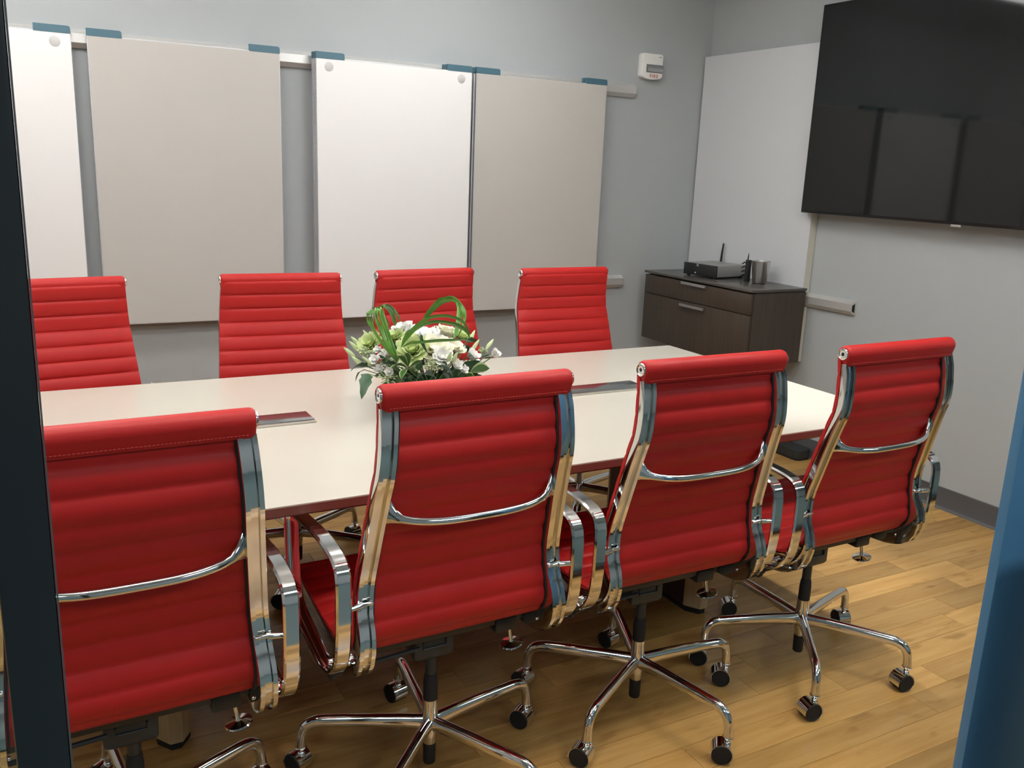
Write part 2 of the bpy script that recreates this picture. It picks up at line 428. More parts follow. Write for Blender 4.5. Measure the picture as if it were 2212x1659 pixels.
board('beige board at the right end, front of its pair', 2.074, 4.222, 1.908, 'board_fabric')
board('board hidden behind the right beige board', 2.070, 4.244, 1.908, 'board_white')

# ------------------------------------------------------------------ right wall: fixed panel, rail, television
t = thing('wall_panel', 'tall light grey panel on the right wall behind the cabinet', 'board', (RX - 0.05, 3.36, 0.50))
PH = 1.622
m = MB()
for z0, z1 in ((0.0, 0.296), (0.372, PH)): m.box(0.004, 0.046, 0.0, 0.938, z0, z1)
m.box(0.004, 0.012, 0.03, 0.938, 0.296, 0.372)
m.build('panel_core', 'panel_edge', t)
MB().box(0.0, 0.004, 0.0, 0.940, 0, PH).build('panel_face', 'board_panel', t)
t = thing('wall_rail', 'short aluminium rail beside the grey panel on the right wall', 'rail', (RX, 3.05, 0.800))
MB().prism([(-a, b) for a, b in rail_prof(0)], 0.0, 0.335, 'y').build('rail_body', 'rail_metal', t, 25)
MB().prism([(-0.008, 0.012), (-0.026, 0.022), (-0.026, 0.050), (-0.008, 0.058)], -0.001, 0.004, 'y').build('end_opening', 'black_hole', t, 25)

t = thing('television', 'large black flat television mounted high on the right wall', 'television', (3.538, 2.50, 1.287))
W2 = 0.885
bevel(MB().box(0.002, 0.046, -W2, W2, 0, 0.997).build('casing', 'tv_case', t), 0.004)
MB().box(0.0, 0.003, -W2 + 0.008, W2 - 0.008, 0.014, 0.989).build('screen', 'tv_screen', t)
bevel(MB().box(0.004, 0.016, -0.025, 0.025, -0.010, 0.004).build('logo_tab', 'handle_metal', t), 0.002)
MB().box(0.046, RX - 3.538, -0.3, 0.3, 0.3, 0.7).build('wall_mount', 'tv_case', t)

# ------------------------------------------------------------------ alarm
t = thing('fire_alarm', 'white strobe alarm marked FIRE high on the back wall', 'alarm', (3.197, DY, 2.035))
def arc_poly(w, top, bot, drop, n=10):
    pts = [(-w / 2 + 0.008, top), (w / 2 - 0.008, top), (w / 2, top - 0.008)]
    for k in range(n + 1):
        a = PI * k / n
        pts.append((w / 2 * math.cos(a), bot - drop * math.sin(a)))
    pts.append((-w / 2, top - 0.008))
    return pts
bevel(MB().prism(arc_poly(0.142, 0.068, -0.050, 0.020), -0.042, 0.0, 'y').build('housing', 'alarm_white', t), 0.004)
lens = MB(); rings = []
for k in range(9):
    a = PI * k / 8
    rings.append([(x, -0.042 - 0.012 * math.sin(a), -0.012 - 0.019 * math.cos(a)) for x in (-0.040, -0.036, -0.02, 0.0, 0.03, 0.066)])
lens.loft(rings, ring_closed=False).build('strobe_lens', 'alarm_lens', t, 20)
MB().box(-0.044, 0.068, -0.0435, -0.040, -0.034, 0.010).build('lens_recess', 'router_grey', t)
MB().box(-0.015, -0.005, -0.050, -0.043, -0.026, 0.0).build('flash_tube', 'steel', t)
cu = bpy.data.curves.new('lettering', 'FONT'); cu.body = 'FIRE'; cu.size = 0.027; cu.align_x = 'CENTER'; cu.extrude = 0.0006; cu.space_character = 1.25
to = bpy.data.objects.new('tmp', cu); COL.objects.link(to)
dg = bpy.context.evaluated_depsgraph_get(); dg.update()
me = bpy.data.meshes.new_from_object(to.evaluated_get(dg)); bpy.data.objects.remove(to)
me.materials.clear(); me.materials.append(MATS['alarm_red'])
o = link('lettering', me, t); o.rotation_euler = (PI / 2, 0, 0); o.location = (0.012, -0.0428, -0.060)
MB().box(0.040, 0.060, -0.0428, -0.042, 0.050, 0.054).build('maker_mark', 'router_grey', t)

# ------------------------------------------------------------------ cabinet
t = thing('wall_cabinet', 'dark wood two-drawer cabinet hung in the right corner', 'cabinet', (3.215, 3.335, 0.505))
CW = 0.885; CD = RX - 0.05 - 3.215 - 0.001; CH = 0.395
MB().box(0.018, CD, 0.0, 0.018, 0, CH - 0.022).build('side_panel', 'cabinet_wood', t)
MB().box(0.018, CD, CW - 0.018, CW, 0, CH - 0.022).build('side_panel', 'cabinet_wood', t)
MB().box(0.03, CD, 0.018, CW - 0.018, 0, 0.018).build('bottom_panel', 'cabinet_wood', t)
MB().box(0.03, 0.04, 0.018, CW - 0.018, 0.018, CH - 0.022).build('inner_front', 'black_satin', t)
MB().box(0.03, CD, 0.004, CW - 0.004, CH - 0.022, CH - 0.012).build('shadow_gap', 'black_satin', t)
bevel(MB().box(-0.006, CD, -0.006, CW + 0.004, CH - 0.013, CH).build('top_panel', 'cabinet_top', t), 0.002)
for z0, z1, zh in ((0.267, CH - 0.022, 0.360), (0.0, 0.263, 0.238)):
    d = bevel(MB().box(0.0, 0.017, 0.002, CW - 0.002, z0, z1).build('drawer', 'cabinet_wood', t), 0.0015)
    hb = MB().box(-0.022, -0.014, 0.335, 0.535, zh, zh + 0.014)
    for yy in (0.35, 0.51): hb.box(-0.014, 0.0, yy, yy + 0.010, zh + 0.002, zh + 0.012)
    hb.build('handle', 'handle_metal', d)

# things on the cabinet: box with antennas, tumbler, adaptor with cables
t = thing('media_router', 'flat black and grey receiver box with two antennas on the cabinet', 'receiver', (3.334, 3.743, 0.900), math.radians(8))
# local: front face along +y (0..0.24) facing -x
bevel(MB().box(0.004, 0.245, 0.0, 0.238, 0.010, 0.072).build('case', 'router_grey', t), 0.003)
bevel(MB().box(-0.004, 0.005, -0.001, 0.239, 0.008, 0.073).build('front_panel', 'black_plastic', t), 0.002)
MB().lathe([(0.006, 0), (0.006, 0.002), (0.004, 0.003)], n=16, axis=(-1, 0, 0)).build('power_button', 'steel', t, loc=(-0.004, 0.150, 0.020))
MB().box(-0.005, -0.0035, 0.130, 0.144, 0.058, 0.072).build('badge', 'router_grey', t)
for x, y in ((0.010, 0.02), (0.23, 0.02), (0.010, 0.21), (0.23, 0.21)):
    MB().lathe([(0.010, 0), (0.010, 0.010)], n=12).build('foot', 'black_rubber', t, loc=(x, y, 0))
for y, tl, hh in ((0.200, 0.02, 0.175), (0.010, 0.05, 0.205)):
    MB().tube([(0.250, y, 0.045), (0.262, y, 0.047), (0.262, y, 0.060), (0.262 + tl * 0.1, y - tl * 0.1, 0.12), (0.262 + tl * 0.25, y - tl * 0.25, hh)], [0.005, 0.006, 0.0065, 0.006, 0.005], 10).build('antenna', 'black_plastic', t)
for k in range(3):
    MB().lathe([(0.006, 0), (0.006, 0.012)], n=10, axis=(0, -1, 0)).build('jack', 'steel', t, loc=(0.226 + 0.003 * k, 0.0, 0.018 + 0.018 * k))
t = thing('tumbler', 'brushed steel tumbler standing on the cabinet corner', 'cup', (3.470, 3.555, 0.900))
MB().lathe([(0.0, 0.001), (0.034, 0.001), (0.036, 0.003), (0.050, 0.118), (0.051, 0.120), (0.049, 0.120), (0.034, 0.008), (0.0, 0.006)], n=36).build('cup_body', 'steel', t)
MB().lathe([(0.035, 0.0), (0.0365, 0.004), (0.0345, 0.004)], n=36).build('foot_ring', 'black_plastic', t)
t = thing('cable_adaptor', 'black adaptor with fanned cables between receiver and tumbler', 'adaptor', (3.452, 3.632, 0.900))
bevel(MB().box(-0.010, 0.014, -0.012, 0.012, 0, 0.118).build('block', 'black_plastic', t), 0.003)
for k in range(4):
    z = 0.030 + 0.022 * k
    MB().tube(cr([(0.0, 0.012, z), (0.004, 0.034, z + 0.006), (0.020, 0.060, z - 0.004), (0.050, 0.100, z - 0.010)], 5), 0.0032, 8).build('cable', 'black_rubber', t)

bx = thing('cable_box', 'low dark box with rounded corner on the floor by the right wall', 'box', (3.600, 3.19, 0.0))
def rounded_rect(x0, x1, y0, y1, r, n=5):
    pts = []
    for cx, cy, a0 in ((x1 - r, y1 - r, 0), (x0 + r, y1 - r, 90), (x0 + r, y0 + r, 180), (x1 - r, y0 + r, 270)):
        for k in range(n + 1):
            a = math.radians(a0 + 90 * k / n); pts.append((cx + r * math.cos(a), cy + r * math.sin(a)))
    return pts
MB().prism(rounded_rect(-0.085, 0.022, 0.0, 0.34, 0.03), 0.012, 0.055).build('lid', 'black_satin', bx)
MB().prism(rounded_rect(-0.080, 0.022, 0.006, 0.334, 0.028), 0.0, 0.010).build('base_plate', 'black_rubber', bx)

# ------------------------------------------------------------------ table
TZ = 0.735; TX0, TX1, TY0, TY1 = -0.285, 2.422, 1.775, 2.976
t = thing('conference_table', 'long cream conference table with reddish brown edge', 'table', (1.07, 2.376, 0))
ox, oy = 1.07, 2.376
def rect(x0, x1, y0, y1): return [(x0 - ox, y0 - oy), (x1 - ox, y0 - oy), (x1 - ox, y1 - oy), (x0 - ox, y1 - oy)]
def at_z(r, z): return [(x, y, z) for x, y in r]
MB().loft([at_z(rect(TX0 + .001, TX1 - .001, TY0 + .001, TY1 - .001), TZ - 0.003), at_z(rect(TX0 + .001, TX1 - .001, TY0 + .001, TY1 - .001), TZ)]).build('tabletop', 'table_top', t)
e = MB().loft([at_z(rect(TX0 + .012, TX1 - .012, TY0 + .012, TY1 - .012), TZ - 0.030), at_z(rect(TX0, TX1, TY0, TY1), TZ - 0.022), at_z(rect(TX0, TX1, TY0, TY1), TZ - 0.0032)])
e.build('edge_band', 'table_edge', t, 20)
for cx in (0.245, 1.940):
    lp = [(-0.046, 0.235), (-0.046, -0.235), (0.046, -0.235), (0.046, 0.235)]
    p = MB().prism([(cx - ox + a, b) for a, b in lp], 0.022, TZ - 0.030).build('leg_panel', 'table_wood', t)
    for s in (-1, 1):
        cp = [(-0.046, 0.2352), (-0.043, 0.245), (-0.015, 0.288), (0.015, 0.288), (0.043, 0.245), (0.046, 0.2352)]
        MB().prism([(cx - ox + a, s * b) for a, b in cp], 0.022, TZ - 0.030).build('leg_end', 'table_oak', p)
    MB().prism([(cx - ox + a, b) for a, b in [(-0.040, 0.24), (-0.012, 0.28), (0.012, 0.28), (0.040, 0.24), (0.040, -0.24), (0.012, -0.28), (-0.012, -0.28), (-0.040, -0.24)]], 0.0, 0.0215).build('glide', 'black_rubber', p)

for x0, x1, lab in ((0.30, 0.692, 'flat metal power box lid in the table near the left chairs'), (1.45, 1.842, 'flat dark metal power box lid right of the flowers')):
    b = thing('power_box', lab, 'power box', ((x0 + x1) / 2, 2.410, TZ))
    w = (x1 - x0) / 2
    bevel(MB().box(-w, w, -0.048, 0.048, 0.0005, 0.006).build('rim', 'lid_rim', b), 0.0015)
    bevel(MB().box(-w + 0.004, w - 0.004, -0.042, 0.046, 0.006, 0.0095).build('lid', 'lid_metal', b), 0.0012)

# ------------------------------------------------------------------ chairs
PROF = [(-0.192, 1.022), (-0.201, 0.97), (-0.206, 0.91), (-0.203, 0.87), (-0.191, 0.83), (-0.173, 0.765), (-0.154, 0.69), (-0.143, 0.645), (-0.139, 0.61), (-0.142, 0.565),
        (-0.149, 0.53), (-0.150, 0.505), (-0.142, 0.480), (-0.120, 0.459), (-0.085, 0.449), (-0.03, 0.446), (0.06, 0.450), (0.15, 0.461), (0.22, 0.471), (0.262, 0.474)]
PITCH = 0.0505
prof = resample(cr([(0, a, b) for a, b in PROF], 12), PITCH / 10)
NP = len(prof)
def frame_at(i):
    a = prof[max(i - 1, 0)]; b = prof[min(i + 1, NP - 1)]
    t = (b - a).normalized()
    return t, Vector((0, -t.z, t.y))      # tangent, front normal
HW = [(0.40, 0.247), (0.46, 0.247), (0.55, 0.243), (0.75, 0.229), (1.03, 0.210)]
def hw(i):
    return lerp_tab(HW, prof[i].z) if prof[i].y < 0 and i < NP * 0.75 else 0.247
split = next(i for i in range(NP) if prof[i].z < 0.500)      # where back turns into seat
split = next(i for i in range(NP) if prof[i].y > -0.10 and prof[i].z < 0.47)
def sling(i0, i1):
    m = MB(); rings = []; nx = 13
    for i in range(i0, i1 + 1):
        u = (i % 10) / 10.0
        s = math.sin(PI * u)
        tf = 0.0075 + 0.0060 * (s ** 0.45 if s > 0 else 0)
        tr = 0.0065 + 0.0052 * (s ** 0.9 if s > 0 else 0)
        _, n = frame_at(i); p = prof[i]; w = hw(i)
        end = min(1.0, 0.5 + min(i - i0, i1 - i) * 0.25) if (i0 == 0 or i1 == NP - 1) else 1.0
        ring = []
        for k in range(nx):
            x = -1 + 2 * k / (nx - 1); x = math.copysign(abs(x) ** 0.6, x); e = (1 - abs(x) ** 10) ** 0.5
            ring.append(p + Vector((x * w, 0, 0)) + n * (tf * (0.35 + 0.65 * e)))
        for k in range(nx):
            x = 1 - 2 * k / (nx - 1); x = math.copysign(abs(x) ** 0.6, x); e = (1 - abs(x) ** 10) ** 0.5
            ring.append(p + Vector((x * w, 0, 0)) - n * (tr * (0.45 + 0.55 * e)))
        rings.append(ring)
    return m.loft(rings)
def rib(side, i0, i1):
    m = MB(); rings = []
    for i in range(i0, i1 + 1, 3):
        t, n = frame_at(i); p = prof[i] - n * 0.0075; w = hw(i)
        f = (i - i0) / (i1 - i0)
        zz = p.z
        d = 0.0180
        if zz < 0.55: d += 0.034 * min(1, (0.55 - zz) / 0.09)
        if p.y > 0.0: d -= 0.038 * min(1, p.y / 0.22)
        if f < 0.03: d *= 0.75 + 0.25 * f / 0.03
        sec = [(-0.0172, 0.0), (-0.0176, d * 0.9), (-0.0168, d), (-0.0080, d), (-0.0068, d - 0.008), (0.0068, d - 0.008), (0.0080, d), (0.0168, d), (0.0176, d * 0.9), (0.0172, 0.0)]
        rings.append([p + Vector((side * (w - 0.0172) + a, 0, 0)) - n * b for a, b in sec])
    return m.loft(rings)
def piping(side, i0, i1):
    m = MB(); rings = []
    for i in range(i0, i1 + 1, 3):
        t, n = frame_at(i); p = prof[i] - n * 0.0075; w = hw(i)
        rings.append([p + Vector((side * (w - 0.037) + a, 0, 0)) - n * b for a, b in ((-0.0008, -0.004), (-0.0008, 0.0062), (0.003, 0.0080), (0.003, -0.004))])
    return m.loft(rings)
def roll(cy, cz, r, hwid, hem, name, parent):
    # leather-wrapped bar: drop-shaped section with a sewn hem behind
    sec = []
    for k in range(15):
        a = math.radians(75 - 18.5 * k)     # runs from the front over the top to the back... in (y,z)
        sec.append((cy + r * math.sin(math.radians(60) - math.radians(300 / 14 * k)), cz + r * math.cos(math.radians(60) - math.radians(300 / 14 * k))))
    sec = [(cy + r * math.sin(math.radians(115 - 18 * k)), cz + r * math.cos(math.radians(115 - 18 * k))) for k in range(13)]
    sec.append((cy - r * 0.55 + hem[0], cz - r + hem[1])); sec.append((cy - r * 0.30 + hem[0], cz - r + hem[1] - 0.001)); 
    m = MB(); rings = []
    for x, s in ((-1, 0.70), (-0.994, 0.84), (-0.982, 0.93), (-0.955, 1.0), (-0.5, 1.0), (0, 1.0), (0.5, 1.0), (0.955, 1.0), (0.982, 0.93), (0.994, 0.84), (1, 0.70)):
        rings.append([(x * hwid, cy + (a - cy) * s, cz + (b - cz) * s) for a, b in sec])
    o = m.loft(rings).build(name, 'red_leather', parent, 50)
    return o
def cap(parent, x, y, z, r, side):
    m = MB()
    m.lathe([(r, 0), (r, 0.002), (r * 0.93, 0.0042), (r * 0.80, 0.0046), (r * 0.66, 0.0028), (r * 0.30, 0.0028), (r * 0.24, 0.0010)], n=24, axis=(side, 0, 0))
    o = m.build('end_cap', 'chrome', parent, 30, loc=(x, y, z))
    MB().lathe([(r * 0.24, 0.0012), (r * 0.2, 0.003)], n=12, axis=(side, 0, 0)).build('screw_hole', 'black_hole', o)
    return o
def arm_path():
    P = [(0.138, 0.640), (0.134, 0.676), (0.108, 0.688), (0.02, 0.700), (-0.09, 0.708), (-0.168, 0.704), (-0.208, 0.692), (-0.224, 0.664), (-0.226, 0.60), (-0.223, 0.54), (-0.210, 0.486),
         (-0.172, 0.445), (-0.110, 0.430), (-0.055, 0.434), (0.03, 0.448), (0.090, 0.462), (0.118, 0.490), (0.132, 0.56)]
    P = [(a * 1.024 + 0.049, 1.45 - (1.45 - b) * 1.024) for a, b in P]
    return cr([(0, a, b) for a, b in P], 4, closed=True)
def band(path, w, th, x):
    # closed flat band, width along x
    m = MB(); rings = []; n = len(path)
    for i, p in enumerate(path):
        t = (path[(i + 1) % n] - path[i - 1]).normalized(); nn = Vector((0, -t.z, t.y))
        a, b = w / 2, th / 2
        top = 1.0
        sec = [(-a, -b * 0.3), (-a, b * 0.5), (-a * 0.75, b), (a * 0.75, b), (a, b * 0.5), (a, -b * 0.3), (a * 0.75, -b), (-a * 0.75, -b)]
        rings.append([p + Vector((x + u, 0, 0)) + nn * v for u, v in sec])
    return m.loft(rings, path_closed=True)

def make_chair(label, group):
    c = thing('office_chair', label, 'chair', group=group)
    sling(0, split).build('backrest', 'red_leather', c, 60)
    sling(split, NP - 1).build('seat', 'red_leather', c, 60)
    r = roll(-0.206, 1.0245, 0.0215, 0.2120, (-0.001, -0.009), 'top_roll', c)
    # stitched hem
    st = MB()
    for k in range(60):
        x = -0.195 + 0.390 * k / 59
        st.box(x - 0.0023, x + 0.0023, -0.2235, -0.2213, 1.0005, 1.0018)
    st.build('stitching', 'red_stitch', r, None)
    roll2 = MB()
    ring = []
    for x, s in ((-1, 0.85), (-0.985, 1.0), (0, 1.0), (0.985, 1.0), (1, 0.85)):
        ring.append([(x * 0.248, 0.262 + 0.018 * s * math.cos(2 * PI * k / 14), 0.468 + 0.018 * s * math.sin(2 * PI * k / 14)) for k in range(14)])
    roll2.loft(ring).build('front_roll', 'red_leather', c, 50)
    for s in (-1, 1):
        cap(c, s * 0.2115, -0.206, 1.0245, 0.0155, s)
        cap(c, s * 0.2470, 0.262, 0.468, 0.0125, s)
        i0 = next(i for i in range(NP) if prof[i].z < 1.000)
        rb = rib(s, i0, NP - 2).build('side_frame', 'chrome', c, 35)
        piping(s, i0 + 2, NP - 8).build('edge_strip', 'black_rubber', rb, 60)
        bx_ = s * (0.247 - 0.0172)
        for y, z in ((-0.125, 0.428), (-0.168, 0.580)):
            MB().lathe([(0.0045, -0.020), (0.0045, 0.0195), (0.003, 0.0215)], (bx_, y, z), 10, axis=(-s, 0, 0)).build('bolt', 'chrome', rb)
        a = band(arm_path(), 0.033, 0.0120, s * 0.276).build('armrest', 'chrome', c, 40)
        q = MB()
        q.tube([(s * 0.272, -0.181, 0.580), (s * 0.258, -0.177, 0.580), (s * 0.236, -0.170, 0.580)], [0.0085, 0.006, 0.007], 10)
        q.build('arm_link', 'chrome', a)
        q = MB().tube([(s * 0.274, -0.075, 0.409), (s * 0.250, -0.077, 0.412), (s * 0.230, -0.080, 0.422)], [0.012, 0.010, 0.010], 10)
        q.build('lower_link', 'chrome', a)
    # curved back brace, blending into a web at each side frame
    P = []; rad = []
    for k in range(25):
        u = -1 + 2 * k / 24; au = abs(u); e = max(0, (au - 0.80) / 0.20)
        P.append((u * 0.195, -0.1880 - 0.044 * (1 - au ** 3.4), 0.776 - 0.016 * (1 - au ** 3.2) + 0.006 * e * e))
        rad.append((0.0090 - 0.002 * e, 0.0090 + 0.024 * e ** 2.2))
    MB().tube(P, rad, 14).build('back_brace', 'chrome', c, 60)
    # mechanism under the seat
    h = MB()
    h.loft([[(-0.040, -0.020, 0.322), (0.034, -0.020, 0.322), (0.034, 0.12, 0.345), (-0.040, 0.12, 0.345)], [(-0.056, -0.030, 0.330), (0.046, -0.030, 0.330), (0.046, 0.14, 0.355), (-0.056, 0.14, 0.355)], [(-0.056, -0.030, 0.388), (0.046, -0.030, 0.388), (0.046, 0.14, 0.424), (-0.056, 0.14, 0.424)]])
    hs = bevel(h.build('tilt_housing', 'black_satin', c), 0.005)
    MB().tube([(-0.034, -0.032, 0.374), (-0.033, -0.032, 0.358), (0.024, -0.032, 0.358), (0.025, -0.032, 0.374)], 0.0022, 6).build('release_wire', 'black_plastic', hs)
    b = MB(); b.box(-0.225, 0.225, -0.045, -0.010, 0.384, 0.412); b.box(-0.225, 0.225, 0.060, 0.090, 0.420, 0.444)
    bevel(b.build('cross_bar', 'black_satin', c), 0.004)
    MB().tube([(-0.05, -0.045, 0.372), (-0.17, -0.047, 0.368), (-0.240, -0.047, 0.366)], 0.0055, 8).build('tilt_rod', 'black_plastic', c)
    MB().lathe([(0.009, 0), (0.010, 0.012), (0.016, 0.016), (0.016, 0.024), (0.013, 0.027)], (-0.238, -0.047, 0.366), 14, axis=(-1, 0, 0)).build('tilt_handle', 'black_plastic', c)
    k = MB().lathe([(0.0, 0.0), (0.026, 0.001), (0.0290, 0.004), (0.0275, 0.0070), (0.006, 0.011), (0.0045, 0.016), (0.0045, 0.052)], n=24, axis=(-0.18, 0.05, 0.98)).build('tension_knob', 'chrome', c, loc=(0.203, -0.030, 0.312))
    bevel(MB().box(0.145, 0.205, -0.050, -0.005, 0.364, 0.400).build('knob_bracket', 'black_plastic', c), 0.006)
    # column and base
    MB().lathe([(0.0135, 0.26), (0.0135, 0.335)], n=20).build('gas_column', 'black_satin', c)
    MB().lathe([(0.0170, 0.204), (0.0176, 0.206), (0.0176, 0.250), (0.0165, 0.254), (0.0165, 0.262), (0.0150, 0.266), (0.0145, 0.272)], n=24).build('collar', 'black_rubber', c)
    MB().lathe([(0.0150, 0.084), (0.0165, 0.088), (0.0185, 0.125), (0.0195, 0.150), (0.0190, 0.180), (0.0183, 0.205), (0.0170, 0.206)], n=28).build('hub', 'chrome', c)
    MB().lathe([(0.0135, 0.030), (0.0150, 0.033), (0.0158, 0.086), (0.012, 0.087)], n=20).build('column_tip', 'black_rubber', c)
    lp = cr([(0.006, 0, 0.140), (0.030, 0, 0.1405), (0.08, 0, 0.1425), (0.16, 0, 0.143), (0.235, 0, 0.1425), (0.272, 0, 0.1405), (0.294, 0, 0.130), (0.3045, 0, 0.112), (0.308, 0, 0.092), (0.309, 0, 0.074), (0.309, 0, 0.070)], 3)
    rad = []
    nl = len(lp)
    for i, p in enumerate(lp):
        f = i / (nl - 1)
        if f < 0.75: rad.append((0.0138 - 0.0028 * f, 0.0225 - 0.0150 * (f / 0.75) ** 0.8 + 0.0045 * (f / 0.75)))
        else: rad.append((0.0117 + 0.003 * ((f - 0.75) / 0.25) ** 2,) * 2)
    leg_me = MB().tube(lp, rad, 14).mesh('leg', 'chrome', 45)
    hood = MB(); rings = []
    for kk in range(15):
        a = math.radians(-15 + 215 * kk / 14)
        y, z = 0.012 + 0.0282 * math.cos(a), 0.0275 + 0.0282 * math.sin(a)
        y2, z2 = 0.012 + 0.0255 * math.cos(a), 0.0275 + 0.0255 * math.sin(a)
        rings.append([(-0.0195, y, z), (-0.0215, y, z), (0.0215, y, z), (0.0195, y, z), (0.0195, y2, z2), (-0.0195, y2, z2)])
    hood.loft(rings)
    hood.lathe([(0.0105, 0.048), (0.0085, 0.056), (0.0065, 0.058), (0.0065, 0.064), (0.0095, 0.066), (0.0095, 0.071)], n=14)
    hood_me = hood.mesh('caster', 'chrome', 40)
    wh_me = MB().lathe([(0.018, 0.002), (0.0258, 0.002), (0.0262, 0.004), (0.0262, 0.020), (0.0245, 0.0225), (0.0225, 0.0228), (0.0220, 0.0215), (0.0, 0.0215)], n=24, axis=(1, 0, 0)).mesh('wheel', 'black_rubber', 35)
    for k in range(5):
        link('leg', leg_me, c)
        ca = link('caster', hood_me, c)
        for s in (1, -1):
            w = link('wheel', wh_me, ca); w.location = (0, 0.012, 0.0272); w.rotation_euler = (0, 0, 0 if s > 0 else PI)
    return c
BASE = {'gas_column', 'collar', 'hub', 'column_tip', 'leg', 'caster'}
def pose(c, x, y, rot, phase, lift, swivels):
    c.location = (x, y, 0); c.rotation_euler = (0, 0, math.radians(rot))
    kl = kc = 0
    for ch in c.children:
        n = ch.name.split('.')[0]
        if n == 'leg':
            ch.rotation_euler = (0, 0, math.radians(phase + 72 * kl - rot)); kl += 1
        elif n == 'caster':
            a = math.radians(phase + 72 * kc - rot)
            ch.location = (0.309 * math.cos(a), 0.309 * math.sin(a), 0); ch.rotation_euler = (0, 0, math.radians(swivels[kc] - rot)); kc += 1
        elif n not in BASE:
            ch.location.z += lift
    # keep matrices fresh
G1 = 'near row of red office chairs, backs to the door'
G2 = 'far row of red office chairs, facing the door'
proto = make_chair('red ribbed office chair nearest the dark left door post, seen from behind', G1)
CH = [
    ('red ribbed office chair nearest the dark left door post, seen from behind', G1, 0.121, 1.728, 0.8, 25, -0.018, (30, 40, 20, 60, 310)),
    ('red ribbed office chair standing in front of the flowers, seen from behind', G1, 0.780, 1.745, 0.6, 10.5, 0.0, (35, 15, 30, 60, 60)),
    ('red ribbed office chair third from the door post, seen from behind', G1, 1.408, 1.758, -0.8, 67, 0.0, (15, 20, 35, 50, 50)),
    ('red ribbed office chair nearest the right wall, seen from behind', G1, 2.020, 1.742, 0.6, 16, 0.0, (343, 60, 50, 80, 80)),
    ('red ribbed office chair in front of the far left white board, facing us', G2, 0.110, 2.995, 187, 40, 0.005, (20, 100, 200, 60, 310)),
    ('red ribbed office chair in front of the large beige board, facing us', G2, 0.803, 3.000, 176.2, 30, 0.005, (20, 130, 200, 60, 310)),
    ('red ribbed office chair behind the flowers, facing us', G2, 1.414, 3.045, 184.8, 55, 0.005, (20, 100, 200, 60, 310)),
    ('red ribbed office chair in the far row nearest the cabinet, facing us', G2, 2.016, 3.002, 180, 90, 0.005, (20, 100, 200, 60, 310)),
]
chairs = [proto] + [copy_tree(proto) for _ in CH[1:]]
for c, (lab, g, x, y, rot, ph, lift, sw) in zip(chairs, CH):
    c['label'] = lab; c['group'] = g
    pose(c, x, y, rot, ph, lift, sw)

# ------------------------------------------------------------------ flower centrepiece
BLOOMS=[('white',1.01,2.52,0.961,0.027),('white',1.063,2.46,0.946,0.034),('cream',1.168,2.53,0.94,0.032),('cream',1.047,2.36,0.929,0.036),('cream',1.126,2.4,0.919,0.027),('white',1.042,2.29,0.917,0.021),('green',0.866,2.42,0.941,0.027),('green',0.959,2.32,0.938,0.034),('green',0.97,2.48,0.947,0.021),('green',1.189,2.47,0.937,0.021),('small',1.183,2.38,0.892,0.022),('small',1.089,2.29,0.887,0.017),('small',1.293,2.44,0.878,0.019),('small',0.862,2.3,0.926,0.011),('small',0.855,2.32,0.941,0.011),('small',0.839,2.3,0.918,0.014),('small',0.871,2.27,0.887,0.013),('small',0.853,2.3,0.889,0.014),('small',1.115,2.3,0.87,0.014)]
BUDS=[(0.829,2.44,0.929),(0.807,2.42,0.917),(0.841,2.46,0.938),(0.816,2.3,0.916),(0.809,2.36,0.904),(1.281,2.46,0.905),(1.2,2.4,0.917),(1.054,2.27,0.917),(1.071,2.27,0.914),(0.899,2.46,0.964),(0.89,2.5,0.946),(1.238,2.5,0.927)]
SEEDS=[(0.863,2.27,0.87,0.032),(0.994,2.26,0.899,0.025),(1.199,2.34,0.826,0.015),(0.833,2.36,0.929,0.02),(1.25,2.44,0.889,0.017)]
